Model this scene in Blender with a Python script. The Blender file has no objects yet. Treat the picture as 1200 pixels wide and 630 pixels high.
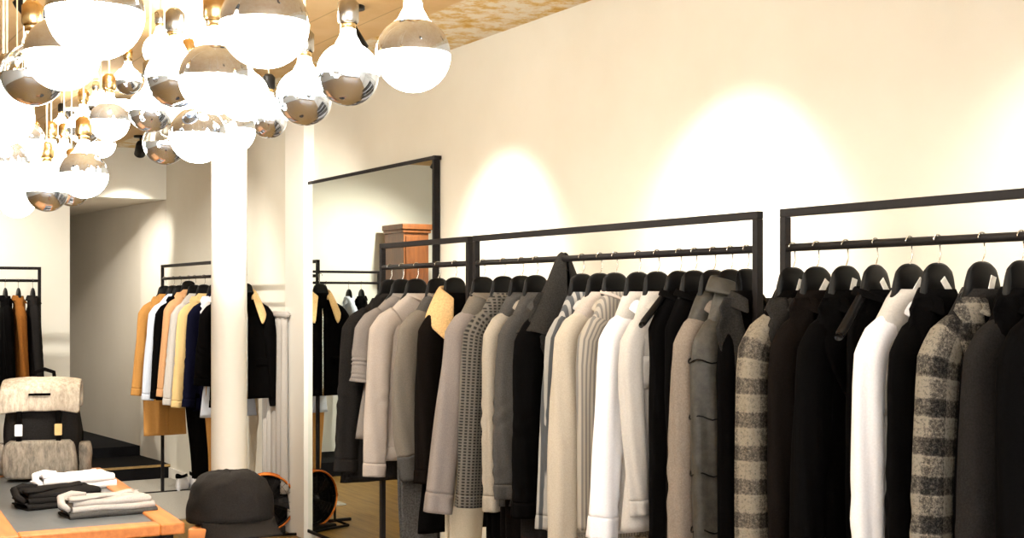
import bpy, bmesh, math, random
from mathutils import Vector, Matrix, noise
random.seed(7)
PI = math.pi
SC = bpy.context.scene
COL = SC.collection
EYE = 1.5
F = 1500.0            # focal length in pixels of the 1200 px wide frame
CA, SA = 0.857, 0.5145

# ---------------------------------------------------------------- geometry helpers
def depth(a, b):  return a * SA + b * CA
def on_a(x, a):
    """b coordinate of the place on the plane 'a = const' seen at column x"""
    r = (x - 600) / F
    return a * (CA - SA * r) / (SA + CA * r)
def cam_pt(x, y, Y):
    """room point at distance Y in front of the camera seen at x, y"""
    X = (x - 600) / F * Y
    return Vector((X * CA + Y * SA, -X * SA + Y * CA, EYE - (y - 350) / F * Y))

def mesh_obj(name, verts, faces, mat=None, parent=None, smooth=True, uv=None):
    me = bpy.data.meshes.new(name)
    me.from_pydata([tuple(v) for v in verts], [], faces)
    me.validate()
    o = bpy.data.objects.new(name, me)
    COL.objects.link(o)
    if mat: me.materials.append(mat)
    if smooth:
        for p in me.polygons: p.use_smooth = True
    if parent: o.parent = parent
    if mat and mat.name in UVMATS:
        ul = me.uv_layers.new(name='weave')
        for l in me.loops:
            if uv: ul.data[l.index].uv = uv[l.vertex_index]
            else: c = me.vertices[l.vertex_index].co; ul.data[l.index].uv = (c.x, c.z)
    return o
UVMATS = set()

class MB:
    def __init__(s): s.v = []; s.f = []
    def add(s, vs, fs):
        n = len(s.v); s.v += [Vector(v) for v in vs]; s.f += [[i + n for i in f] for f in fs]
    def box(s, x0, x1, y0, y1, z0, z1, M=None):
        vs = [Vector((x, y, z)) for z in (z0, z1) for y in (y0, y1) for x in (x0, x1)]
        if M: vs = [M @ v for v in vs]
        s.add(vs, [[0,2,3,1],[4,5,7,6],[0,1,5,4],[2,6,7,3],[0,4,6,2],[1,3,7,5]])
        return s
    def tube(s, pts, r, n=10, cap=True):
        pts = [Vector(p) for p in pts]
        m = len(pts)
        rs = r if isinstance(r, (list, tuple)) else [r] * m
        vs = []; fs = []
        prev = None
        for i, p in enumerate(pts):
            t = (pts[min(i+1, m-1)] - pts[max(i-1, 0)]).normalized()
            if prev is None:
                up = Vector((0,0,1)) if abs(t.z) < .9 else Vector((1,0,0))
                prev = t.cross(up).normalized()
            prev = (prev - t * prev.dot(t)).normalized()
            q = t.cross(prev)
            for k in range(n):
                a = 2 * PI * k / n
                vs.append(p + (prev * math.cos(a) + q * math.sin(a)) * rs[i])
        for i in range(m - 1):
            for k in range(n):
                fs.append([i*n+k, i*n+(k+1)%n, (i+1)*n+(k+1)%n, (i+1)*n+k])
        if cap:
            fs.append(list(range(n))[::-1]); fs.append([(m-1)*n + k for k in range(n)])
        s.add(vs, fs); return s
    def lathe(s, prof, n=24, c=(0,0,0), M=None):
        c = Vector(c); vs = []; fs = []
        for r, z in prof:
            for k in range(n):
                a = 2*PI*k/n
                v = Vector((r*math.cos(a), r*math.sin(a), z))
                vs.append((M @ v if M else v) + c)
        m = len(prof)
        for i in range(m-1):
            for k in range(n):
                fs.append([i*n+k, i*n+(k+1)%n, (i+1)*n+(k+1)%n, (i+1)*n+k])
        s.add(vs, fs); return s
    def build(s, name, mat, parent=None, smooth=False, bevel=0, seg=2):
        o = mesh_obj(name, s.v, s.f, mat, parent, smooth)
        bm = bmesh.new(); bm.from_mesh(o.data)
        bmesh.ops.recalc_face_normals(bm, faces=bm.faces); bm.to_mesh(o.data); bm.free()
        if bevel:
            m = o.modifiers.new('bevel', 'BEVEL'); m.width = bevel; m.segments = seg; m.limit_method = 'ANGLE'
            m.angle_limit = math.radians(40)
        return o

def thing(name, label, cat, loc=(0,0,0), rotz=0, group=None):
    o = bpy.data.objects.new(name, None); COL.objects.link(o)
    o.empty_display_size = .05
    o.location = loc; o.rotation_euler = (0, 0, rotz)
    return tag(o, label, cat, group)
def tag(o, label, cat, group=None, kind=None):
    o['label'] = label; o['category'] = cat
    if group: o['group'] = group
    if kind: o['kind'] = kind
    return o
def struct(o):
    o['kind'] = 'structure'; return o

# ---------------------------------------------------------------- materials
def new_mat(name):
    m = bpy.data.materials.new(name); m.use_nodes = True
    nt = m.node_tree; nt.nodes.clear()
    out = nt.nodes.new('ShaderNodeOutputMaterial')
    b = nt.nodes.new('ShaderNodeBsdfPrincipled')
    nt.links.new(b.outputs[0], out.inputs[0])
    return m, nt, b
def L(nt, a, b): nt.links.new(a, b)
def nd(nt, t, **kw):
    n = nt.nodes.new(t)
    for k, v in kw.items(): setattr(n, k, v)
    return n
def hexc(h):
    c = [int(h[i:i+2], 16)/255 for i in (0,2,4)]
    return tuple((x/12.92 if x <= .04045 else ((x+.055)/1.055)**2.4) for x in c) + (1,)
def ramp(nt, fac, stops, interp='LINEAR'):
    r = nd(nt, 'ShaderNodeValToRGB'); r.color_ramp.interpolation = interp
    e = r.color_ramp.elements
    while len(e) < len(stops): e.new(.5)
    for i, (p, c) in enumerate(stops): e[i].position = p; e[i].color = c
    L(nt, fac, r.inputs[0]); return r.outputs[0]
def mix(nt, f, a, b):
    n = nd(nt, 'ShaderNodeMix', data_type='RGBA')
    for i, v in ((0, f), (6, a), (7, b)):
        if isinstance(v, (float, int, tuple)): n.inputs[i].default_value = v
        else: L(nt, v, n.inputs[i])
    return n.outputs[2]
def mth(nt, op, a, b=0.0):
    n = nd(nt, 'ShaderNodeMath', operation=op)
    for i, v in ((0, a), (1, b)):
        if isinstance(v, (int, float)): n.inputs[i].default_value = v
        else: L(nt, v, n.inputs[i])
    return n.outputs[0]
def coords(nt):
    tc = nd(nt, 'ShaderNodeTexCoord'); s = nd(nt, 'ShaderNodeSeparateXYZ')
    L(nt, tc.outputs['Object'], s.inputs[0]); return tc.outputs['Object'], s.outputs
def noise_n(nt, vec, scale, detail=3, rough=.5):
    n = nd(nt, 'ShaderNodeTexNoise'); n.inputs['Scale'].default_value = scale
    n.inputs['Detail'].default_value = detail; n.inputs['Roughness'].default_value = rough
    L(nt, vec, n.inputs['Vector']); return n.outputs['Fac']
def bump(nt, b, h, strength=.3, dist=.002):
    n = nd(nt, 'ShaderNodeBump'); n.inputs['Strength'].default_value = strength
    n.inputs['Distance'].default_value = dist
    L(nt, h, n.inputs['Height']); L(nt, n.outputs[0], b.inputs['Normal'])

def plain(name, col, rough=.5, metal=0, var=.12, scale=60):
    m, nt, b = new_mat(name); c = hexc(col)
    v, s = coords(nt)
    n = noise_n(nt, v, scale)
    d = tuple(x*(1-var) for x in c[:3]) + (1,); l = tuple(min(1, x*(1+var)) for x in c[:3]) + (1,)
    L(nt, ramp(nt, n, [(.3, d), (.7, l)]), b.inputs['Base Color'])
    b.inputs['Roughness'].default_value = rough; b.inputs['Metallic'].default_value = metal
    if metal < .5 and sum(c[:3]) < .06: b.inputs['Specular IOR Level'].default_value = .12
    return m
def fabric(name, col, var=.25, scale=260, rough=.9, bs=.35, sheen=.0, heather=None):
    m, nt, b = new_mat(name); c = hexc(col)
    v, s = coords(nt)
    n = noise_n(nt, v, scale, 4, .7)
    d = tuple(x*(1-var) for x in c[:3]) + (1,); l = tuple(min(1, x*(1+var)) for x in c[:3]) + (1,)
    colr = ramp(nt, n, [(.35, d), (.65, l)])
    L(nt, colr, b.inputs['Base Color'])
    b.inputs['Roughness'].default_value = rough
    b.inputs['Specular IOR Level'].default_value = min(.25, .02 + sum(c[:3])*.35) if rough > .6 else .3
    b.inputs['Sheen Weight'].default_value = sheen
    bump(nt, b, n, bs, .001)
    return m
def weave(nt, name):
    UVMATS.add(name)
    u = nd(nt, 'ShaderNodeUVMap', uv_map='weave'); s = nd(nt, 'ShaderNodeSeparateXYZ'); L(nt, u.outputs[0], s.inputs[0])
    return s.outputs
def bands(nt, coord, period, duty, soft=.04):
    f = mth(nt, 'FRACT', mth(nt, 'MULTIPLY', coord, 1/period))
    r = ramp(nt, f, [(0, (0,0,0,1)), (duty-soft, (0,0,0,1)), (duty+soft, (1,1,1,1)), (1-soft, (1,1,1,1)), (1, (0,0,0,1))])
    return r
def plaid(name, light, mid, dark, pz, px, zoff=0.0, fine=.006):
    """woven check of wide horizontal and vertical bands with a salt and pepper grain"""
    m, nt, b = new_mat(name)
    v, _ = coords(nt); s = weave(nt, m.name)
    zc = mth(nt, 'ADD', s[1], 10 + zoff)
    xc = mth(nt, 'ADD', s[0], 10 + px*.3)
    bz = bands(nt, zc, pz, .5); bx = bands(nt, xc, px, .5)
    tot = mth(nt, 'MULTIPLY', mth(nt, 'ADD', mth(nt, 'MULTIPLY', bz, 1.4), mth(nt, 'MULTIPLY', bx, 1.1)), 1/2.5)
    thin = bands(nt, zc, pz/2, .88, .02)
    n = noise_n(nt, v, 150, 4, .85)
    tot = mth(nt, 'ADD', mth(nt, 'MULTIPLY', tot, .68), .12)
    t2 = mth(nt, 'ADD', mth(nt, 'SUBTRACT', tot, mth(nt, 'MULTIPLY', thin, .15)), mth(nt, 'MULTIPLY', mth(nt, 'SUBTRACT', n, .5), 2.2))
    L(nt, ramp(nt, t2, [(.1, hexc(light)), (.5, hexc(mid)), (.9, hexc(dark))]), b.inputs['Base Color'])
    b.inputs['Roughness'].default_value = .95; b.inputs['Specular IOR Level'].default_value = .15
    bump(nt, b, n, .5, .0015); return m
def stripes(name, base, line, period, duty, axis=0, grain=.3, tilt=0.0):
    m, nt, b = new_mat(name)
    v, _ = coords(nt); s = weave(nt, m.name)
    c = mth(nt, 'ADD', s[axis], 10)
    f = bands(nt, c, period, duty)
    n = noise_n(nt, v, 240, 3, .7)
    col = mix(nt, f, hexc(base), hexc(line))
    col = mix(nt, mth(nt, 'MULTIPLY', n, grain), col, tuple(x*.5 for x in hexc(base)[:3]) + (1,))
    L(nt, col, b.inputs['Base Color']); b.inputs['Roughness'].default_value = .9
    b.inputs['Specular IOR Level'].default_value = .2
    bump(nt, b, n, .3, .001); return m
def houndstooth(name, base, line, px, pz):
    """knit of dark dots in rows"""
    m, nt, b = new_mat(name)
    v, _ = coords(nt); s = weave(nt, m.name)
    xc = mth(nt, 'ADD', s[0], 10); zc = mth(nt, 'ADD', s[1], 10)
    f = mth(nt, 'MULTIPLY', bands(nt, xc, px, .35, .1), bands(nt, zc, pz, .4, .15))
    n = noise_n(nt, v, 240, 3, .7)
    col = mix(nt, f, hexc(base), hexc(line))
    L(nt, col, b.inputs['Base Color']); b.inputs['Roughness'].default_value = .95
    bump(nt, b, f, .6, .002); return m

M = {}
def wall_mat(name, c0, c1, rough=.75):
    m, nt, b = new_mat(name); v, s = coords(nt)
    n = noise_n(nt, v, 1.3, 4, .6); n2 = noise_n(nt, v, 40, 3, .6)
    L(nt, ramp(nt, n, [(.3, hexc(c0)), (.7, hexc(c1))]), b.inputs['Base Color'])
    b.inputs['Roughness'].default_value = rough
    bump(nt, b, n2, .12, .002); return m
M['wall'] = wall_mat('painted_plaster', 'DFDACC', 'E7E3D7')
M['wall_back'] = wall_mat('back_plaster', 'E2DFD2', 'E8E5DA')
M['white'] = wall_mat('white_paint', 'EEEAE2', 'F4F1EA', .5)
M['passage'] = wall_mat('passage_plaster', 'D8D0C2', 'DFD8CC')
# ceiling: smooth ochre boards with a rough peeling strip along the right wall
m, nt, b = new_mat('ochre_ceiling'); v, s = coords(nt)
n1 = noise_n(nt, v, 9, 6, .75); n2 = noise_n(nt, v, 2.2, 4, .6)
board = bands(nt, mth(nt, 'ADD', s[0], 20), .22, .965, .01)
smooth_c = ramp(nt, n2, [(.3, hexc('CDA770')), (.7, hexc('DDBE8D'))])
smooth_c = mix(nt, mth(nt, 'MULTIPLY', board, .5), smooth_c, hexc('7E6236'))
peel = ramp(nt, n1, [(.36, hexc('C99A3E')), (.45, hexc('D8B878')), (.56, hexc('E6DCC8'))])
edge = ramp(nt, mth(nt, 'SUBTRACT', s[0], 2.0), [(.60, (0,0,0,1)), (.615, (1,1,1,1))])
L(nt, mix(nt, edge, smooth_c, peel), b.inputs['Base Color'])
b.inputs['Roughness'].default_value = .8; bump(nt, b, n1, .3, .01)
M['ceiling'] = m
# floor boards
m, nt, b = new_mat('floor_boards'); v, s = coords(nt)
mp = nd(nt, 'ShaderNodeMapping'); mp.inputs['Scale'].default_value = (9, .8, 1); L(nt, v, mp.inputs[0])
n1 = noise_n(nt, mp.outputs[0], 3, 6, .65)
gap = bands(nt, mth(nt, 'ADD', s[0], 20), .13, .97, .01)
c = ramp(nt, n1, [(.3, hexc('7A5A24')), (.7, hexc('A98645'))])
L(nt, mix(nt, mth(nt, 'MULTIPLY', gap, .7), c, hexc('3A2A10')), b.inputs['Base Color'])
b.inputs['Roughness'].default_value = .42; M['floor'] = m
def wood(name, c0, c1, sc=(2, 14, 14), rough=.4):
    m, nt, b = new_mat(name); v, s = coords(nt)
    mp = nd(nt, 'ShaderNodeMapping'); mp.inputs['Scale'].default_value = sc; L(nt, v, mp.inputs[0])
    n1 = noise_n(nt, mp.outputs[0], 3, 6, .6)
    L(nt, ramp(nt, n1, [(.3, hexc(c0)), (.7, hexc(c1))]), b.inputs['Base Color'])
    b.inputs['Roughness'].default_value = rough; bump(nt, b, n1, .1, .001); return m
M['orange_wood'] = wood('orange_wood', 'B4682C', 'CE8140')
M['light_wood'] = wood('light_wood', 'C08A58', 'D29C68')
M['brown_wood'] = wood('brown_wood', '5E3418', '824C24', (12, 12, 2))
M['mat_grey'] = fabric('grey_mat', 'A5A198', .12, 90)
M['inset'] = plain('dark_grey_inset', '55585A', .35)
M['black_plinth'] = plain('black_carpet', '131316', .85, 0, .2, 120)
M['metal'] = plain('dark_metal', '1F1C1C', .5, .1)
M['black_gloss'] = plain('black_plastic', '0B0A0A', .42)
M['steel'] = plain('steel', 'B5B2AC', .25, 1)
M['brass'] = plain('brass', 'DDBB82', .25, 1)
M['copper'] = plain('copper', 'C8702C', .3, .8)
M['socket'] = plain('socket_black', '1B1917', .4)
M['cord'] = plain('cream_cord', 'E8DCC0', .6)
M['tag'] = plain('white_card', 'F2F0EA', .7)
m, nt, b = new_mat('mirror_glass'); b.inputs['Metallic'].default_value = 1; b.inputs['Roughness'].default_value = .0
v, s = coords(nt)
L(nt, ramp(nt, noise_n(nt, v, 2), [(0, (.80,.86,.81,1)), (1, (.82,.87,.82,1))]), b.inputs['Base Color']); M['mirror'] = m
m, nt, b = new_mat('chrome'); b.inputs['Metallic'].default_value = .95; b.inputs['Roughness'].default_value = .08
v, s = coords(nt)
L(nt, ramp(nt, noise_n(nt, v, 20), [(0, (.60,.66,.76,1)), (1, (.70,.76,.86,1))]), b.inputs['Base Color']); M['chrome'] = m
def glow(name, col, st):
    m, nt, b = new_mat(name); v, s = coords(nt)
    L(nt, ramp(nt, noise_n(nt, v, 8), [(0, col), (1, col)]), b.inputs['Emission Color'])
    b.inputs['Base Color'].default_value = (.9, .88, .84, 1)
    b.inputs['Emission Strength'].default_value = st; b.inputs['Roughness'].default_value = .15
    return m
M['glow'] = glow('lit_bulb_glass', (1, .95, .83, 1), 24)
M['glow_soft'] = glow('dim_bulb_glass', (1, .85, .62, 1), 3)
M['spot_glow'] = glow('spot_lens', (1, .93, .82, 1), 20)
m, nt, b = new_mat('clear_glass'); b.inputs['Transmission Weight'].default_value = 1; b.inputs['Roughness'].default_value = .02
b.inputs['IOR'].default_value = 1.1; v, s = coords(nt)
L(nt, ramp(nt, noise_n(nt, v, 20), [(0, (.95,.93,.88,1)), (1, (1,.98,.94,1))]), b.inputs['Base Color']); M['glass'] = m
m, nt, b = new_mat('window_glass'); b.inputs['Transmission Weight'].default_value = 1; b.inputs['Roughness'].default_value = 0
b.inputs['IOR'].default_value = 1.02; v, s = coords(nt)
L(nt, ramp(nt, noise_n(nt, v, 2), [(0, (.96,.98,.97,1)), (1, (1,1,1,1))]), b.inputs['Base Color']); M['pane'] = m

Fb = {
 'white': fabric('white_cotton', 'E2E0E2', .05, 200, .8, .15),
 'white_grey': fabric('white_grey_cotton', 'B4AFA9', .07, 200, .85, .2),
 'pink_grey': fabric('pale_pinkish_knit', 'A2978E', .1, 300, .95, .4),
 'beige_knit': fabric('beige_grey_knit', '6C655C', .16, 300, .95, .45),
 'light_grey': fabric('light_grey_jersey', 'A6A09B', .12, 300, .9, .3),
 'mid_grey': fabric('mid_grey_wool', '464442', .22, 260, .95, .4),
 'dark_grey': fabric('dark_grey_wool', '2B2927', .3, 220, .95, .5),
 'charcoal': fabric('charcoal_wool', '201E1D', .3, 220, .95, .4),
 'black': fabric('black_wool', '080707', .3, 200, .85, .35),
 'brown_black': fabric('brown_black_wool', '130F0D', .3, 200, .9, .4),
 'navy': fabric('navy_wool', '0F1022', .2, 200, .9, .3),
 'cream': fabric('cream_cotton', 'C4B79F', .07, 200, .85, .2),
 'camel': fabric('camel_wool', 'B28043', .1, 200, .9, .3),
 'tan': fabric('tan_wool', 'BE9066', .1, 200, .9, .3),
 'sand': fabric('sand_cotton', 'CDB07A', .08, 200, .9, .3),
 'brown': fabric('brown_suede', '82501F', .15, 120, .9, .4),
 'fleece': fabric('cream_fleece', 'D9B581', .18, 140, 1, .9),
 'pale_blue': fabric('pale_blue_cotton', 'C6CEDC', .05, 200, .85, .2),
 'stone': fabric('stone_cotton', '7C7166', .16, 200, .85, .3),
 'olive_grey': fabric('olive_grey_nylon', '37342E', .2, 60, .5, .3),
 'taupe': fabric('taupe_jersey', '7A736E', .14, 300, .9, .3),
 'mauve_grey': fabric('mauve_grey_knit', '847B76', .14, 300, .95, .4),
 'cream_grey': fabric('grey_cream_cotton', '9C9386', .1, 250, .9, .25),
 'sand_grey': fabric('pale_sand_cotton', 'A99F90', .09, 250, .9, .25),
 'denim': fabric('grey_denim', '484644', .4, 160, .9, .5),
 'leather': fabric('black_leather', '1C1A19', .2, 60, .38, .3),
 'plaid': plaid('brown_grey_plaid', '837A6B', '544E46', '282522', .088, .075),
 'tweed': plaid('black_grey_tweed', '7C7569', '403C37', '121111', .085, .07, .02),
 'dots': houndstooth('dotted_knit', '5F5A53', '171615', .016, .011),
 'stripe': stripes('striped_shirting', '4C4E51', '9B9893', .02, .55, 0, .3),
 'rib': stripes('fine_ribbed_knit', '9A9287', '6E6A66', .012, .55, 0, .2),
 'hstripe': stripes('fine_striped_knit', 'BDB6A9', 'A39E96', .009, .5, 1, .15),
 'quilt': fabric('grey_quilted_nylon', '3C3933', .25, 50, .5, .3),
}

# ---------------------------------------------------------------- garments
def lerp_tab(tab, d):
    if d <= tab[0][0]: return tab[0][1:]
    for i in range(len(tab)-1):
        if d <= tab[i+1][0]:
            t = (d - tab[i][0]) / (tab[i+1][0] - tab[i][0])
            return tuple(a + (b-a)*t for a, b in zip(tab[i][1:], tab[i+1][1:]))
    return tab[-1][1:]

class Shell:
    """torso surface of a hung garment: x is its width, -y its front, z down from the neck"""
    def __init__(s, ow=.185, r0=.06, hw=.19, length=.72, hd=.05, seed=0, fold=.012, chest=None, slope=.11, sleeveless=False):
        s.ow = ow; s.wr = 1; sw = ow if sleeveless else ow - r0*.75
        s.sw, s.length, s.seed, s.fold, s.slope = sw, length, seed, fold, slope
        c = chest or (sw*.95 if sleeveless else sw+.015)
        s.tab = [(0, .044, .034), (.02, .044+(sw-.044)*.2, .038), (slope, sw*.97, .03), (slope+.03, c, .04),
                 (slope+.14, c*.97, hd), (length*.6, c*.95, hd), (length, hw, hd*.95)]
    def fold_y(s, x, d):
        k = min(1, max(0, (d-.12)/.35))
        a = s.seed * 1.7
        return s.fold * k * (math.sin(x*38 + a + d*1.5) * .6 + math.sin(x*71 + a*2.1 - d*2.2) * .35
                + noise.noise(Vector((x*9, d*4, a))) * .8)
    def pt(s, ang, d, off=0):
        hw, hd = lerp_tab(s.tab, d)
        p = 2.3
        c, sn = math.cos(ang), math.sin(ang)
        x = math.copysign(abs(c)**(2/p), c) * (hw + off); y = math.copysign(abs(sn)**(2/p), sn) * (hd + off)
        w = noise.noise(Vector((c*2, sn*2 + s.seed, d*5))) * .008 * min(1, d*5)
        return Vector((x + w, y + s.fold_y(x, d) * (1 if y > 0 else .9), -d))
    def front(s, x, d, off=.005):
        hw, hd = lerp_tab(s.tab, d); p = 2.3
        q = max(0, 1 - min(1, abs(x)/hw)**p) ** (1/p)
        return Vector((x, -(q*hd) - off + s.fold_y(x, d)*.9, -d))

def solid(o, t=.003, sub=0):
    m = o.modifiers.new('thick', 'SOLIDIFY'); m.thickness = t; m.offset = 0
    if sub:
        m = o.modifiers.new('sub', 'SUBSURF'); m.levels = sub; m.render_levels = sub
    return o
def grid_faces(rows, n, wrap=True):
    f = []
    for i in range(rows-1):
        for k in range(n if wrap else n-1):
            f.append([i*n+k, i*n+(k+1) % n, (i+1)*n+(k+1) % n, (i+1)*n+k])
    return f
def torso(sh, mat, par, d0=0, d1=None, off=0, name='body', n=44, cut=None):
    d1 = d1 or sh.length
    rows = max(3, int((d1-d0)/.022))
    ds = [d0 + (d1-d0)*i/(rows-1) for i in range(rows)]
    vs = [sh.pt(2*PI*k/n, d, off) for d in ds for k in range(n)]
    o = mesh_obj(name, vs, grid_faces(rows, n), mat, par)
    return solid(o)
def patch(sh, mat, par, name, rows, off=.006, thick=.004, nx=6):
    """rows: list of (depth, x_from, x_to) laid onto the front of the torso"""
    vs = []
    for d, x0, x1 in rows:
        for k in range(nx):
            vs.append(sh.front(x0+(x1-x0)*k/(nx-1), d, off))
    o = mesh_obj(name, vs, grid_faces(len(rows), nx, False), mat, par)
    return solid(o, thick)
def sleeve(sh, side, mat, par, length=.62, r0=.078, r1=.05, out=.05, fwd=-.01, seed=0, cuff=None, cuff_mat=None,
           bend=.0, ry=.66, name='sleeve'):
    ow = sh.ow; sx = ow - r0*.85; sl_ = sh.slope
    path = [(sx-.07, -sl_*.5-r0*.75), (sx-.03, -sl_*.85-r0*.55), (sx-.004, -sl_-.055), (sx+.004, -sl_-.13)]
    e = (sx + .004 + out, -sl_ - length)
    n2 = 12
    for i in range(1, n2+1):
        t = i/n2
        path.append((path[3][0] + (e[0]-path[3][0])*t + bend*math.sin(t*PI), path[3][1] + (e[1]-path[3][1])*t))
    P = []
    for i in range(len(path)-1):
        for k in range(4): P.append((path[i][0]+(path[i+1][0]-path[i][0])*k/4, path[i][1]+(path[i+1][1]-path[i][1])*k/4))
    P.append(path[-1]); m = len(P); n = 28
    wr = sh.wr
    def ring(i, extra=0):
        a = P[max(0, i-3)]; c = P[min(m-1, i+3)]
        t = Vector((c[0]-a[0], c[1]-a[1])).normalized()
        nx, nz = -t.y, t.x    # normal in the x-z plane
        f = i/(m-1)
        r = r0 + (r1-r0)*min(1, f*1.1) + extra
        if f < .12: r *= .8 + .2*f/.12
        pts = []
        elbow = math.exp(-((f-.52)/.1)**2)
        low = math.exp(-((f-.86)/.08)**2)
        for k in range(n):
            an = 2*PI*k/n
            w = 1 + .07*noise.noise(Vector((math.cos(an)*1.5, math.sin(an)*1.5+seed*3.1, f*2.2)))
            w += (.075*math.sin(an*3 + seed*2 + f*3) + .06*math.sin(an*5 - seed + f*5.5 + 1.5*math.sin(f*4+seed))) * min(1, f*3) * wr   # long folds
            w += .06*math.sin(f*62 + seed + math.cos(an+seed)*3.6)*max(0, math.cos(an+seed*.7))*(elbow + low*.8)*wr     # short creases
            cx = math.cos(an)*r*w; cy = math.sin(an)*r*ry*w
            pts.append((Vector((side*(P[i][0] + nx*cx), cy + fwd*(f**1.2)*4, P[i][1] + nz*cx)), (side*cx, P[i][1])))
        return pts
    cut = m if cuff is None else max(4, int(m*(1-cuff/(length+.1))))
    vs = [v for i in range(cut) for v in ring(i)]
    o = solid(mesh_obj(name, [v[0] for v in vs], grid_faces(cut, n), mat, par, uv=[v[1] for v in vs]))
    if cuff:
        vs = [v for i in range(cut-1, m) for v in ring(i, 0 if i == cut-1 else .0015)]
        solid(mesh_obj('cuff', [v[0] for v in vs], grid_faces(m-cut+1, n), cuff_mat or mat, par, uv=[v[1] for v in vs]), .004)
    return o
def collar(mat, par, stand=.03, fall=.045, flare=.028, drop=.05, rx=.062, ry=.04, thick=.004, gap=.5, name='collar', zoff=0, point=0.0):
    """collar leaf that goes round the back of the neck and comes to two points at the front"""
    n = 25; vs = []; rows = 6
    for j in range(rows):
        for k in range(n):
            t = k/(n-1); an = PI/2 + (PI - gap) * (2*t-1)   # back is +y
            fr = abs(2*t-1)**3
            s = j/(rows-1)
            if s < .4: rr = 0; z = stand*s/.4
            else: q = (s-.4)/.6; rr = flare*q*(1+fr*.6); z = stand - (fall + point*fr)*q
            x = math.cos(an)*(rx + rr); y = math.sin(an)*(ry + rr*.7)
            vs.append(Vector((x, y - fr*.012*s, z - fr*drop + zoff)))
    o = mesh_obj(name, vs, grid_faces(rows, n, False), mat, par)
    return solid(o, thick, 1)
def lapels(sh, mat, par, depth_=.32, w=.085):
    for sd in (-1, 1):
        rows = []
        for i in range(12):
            t = i/11; d = .02 + depth_*t
            xi = .05*(1-t)+.004; wd = w*math.sin(min(1, (1-t)*1.5)*PI/2) * (1 if t > .18 else .45+.55*t/.18)
            if .18 < t < .26: wd *= .72
            rows.append((d, sd*xi, sd*(xi+wd)))
        patch(sh, mat, par, 'lapel', rows, .01, .005)
def button_row(sh, mat, par, n, d0, d1, x=0, r=.006):
    for i in range(n):
        d = d0 + (d1-d0)*i/max(1, n-1); p = sh.front(x, d, .012)
        mb = MB(); R = Matrix.Rotation(PI/2, 4, 'X')
        mb.lathe([(0, .003), (r*.7, .003), (r, .001), (r, -.002), (0, -.002)], 12, p, R)
        mb.build('button', mat, par, True)

HANG_TAGS = {}
def hanger(loc, rotz, label, group, bar_z, half=.2, drop=.1, tagged=False, style='wide', turn=0, top=.045, mat=None):
    """loc = neck point; the hook reaches up over the bar"""
    t = thing('clothes_hanger', label, 'hanger', loc, rotz, group)
    mat = mat or M['black_gloss']
    n, mm = 14, 71; vs = []
    for i in range(mm):
        u = -1 + 2*i/(mm-1); x = u*half; au = abs(u); ax = abs(x)
        q = max(0, ax-.045)/(half-.045)
        zc = -.012 - (drop-.008)*q
        hh = .012 + .006*(1-q)
        hy = .010 + .006*q + (.006*(1-(ax/.055)**2) if ax < .055 else 0)
        if au > .95: hh *= .75; hy *= .8
        hd_ = max(0, 1-(ax/.055)**2.5)**.5*.046 if ax < .055 else 0
        for k in range(n):
            a = 2*PI*k/n
            vs.append(Vector((x, math.sin(a)*hy, zc + math.cos(a)*(hh + (hd_ if math.cos(a) > 0 else 0)))))
    f = grid_faces(mm, n); f.append(list(range(n))); f.append([(mm-1)*n+k for k in range(n)][::-1])
    o = mesh_obj('hanger_arms', vs, f, mat, t)
    z0 = .038; zb = bar_z - loc[2]
    pts = [(0,0,z0)]
    r = .014; zc = zb + .0
    pts += [(0, 0, z0+.01), (.006, 0, z0+.022), (0.010, 0, z0+.034)]
    for k in range(13):
        a = -PI*.32 + (PI*1.32+.1)*k/12
        pts.append((r*math.cos(a)*1.0, 0, zc + r*math.sin(a)))
    MB().tube(pts, .0019, 6).build('hook', M['steel'], t, True)
    if tagged:
        mb = MB(); Rm = Matrix.Translation((-.004, -.03, -.004)) @ Matrix.Rotation(tagged, 4, 'Y')
        mb.box(-.009, .009, -.0008, .0008, -.022, .022, Rm); mb.build('size_tag', M['tag'], t)
    return t

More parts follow.
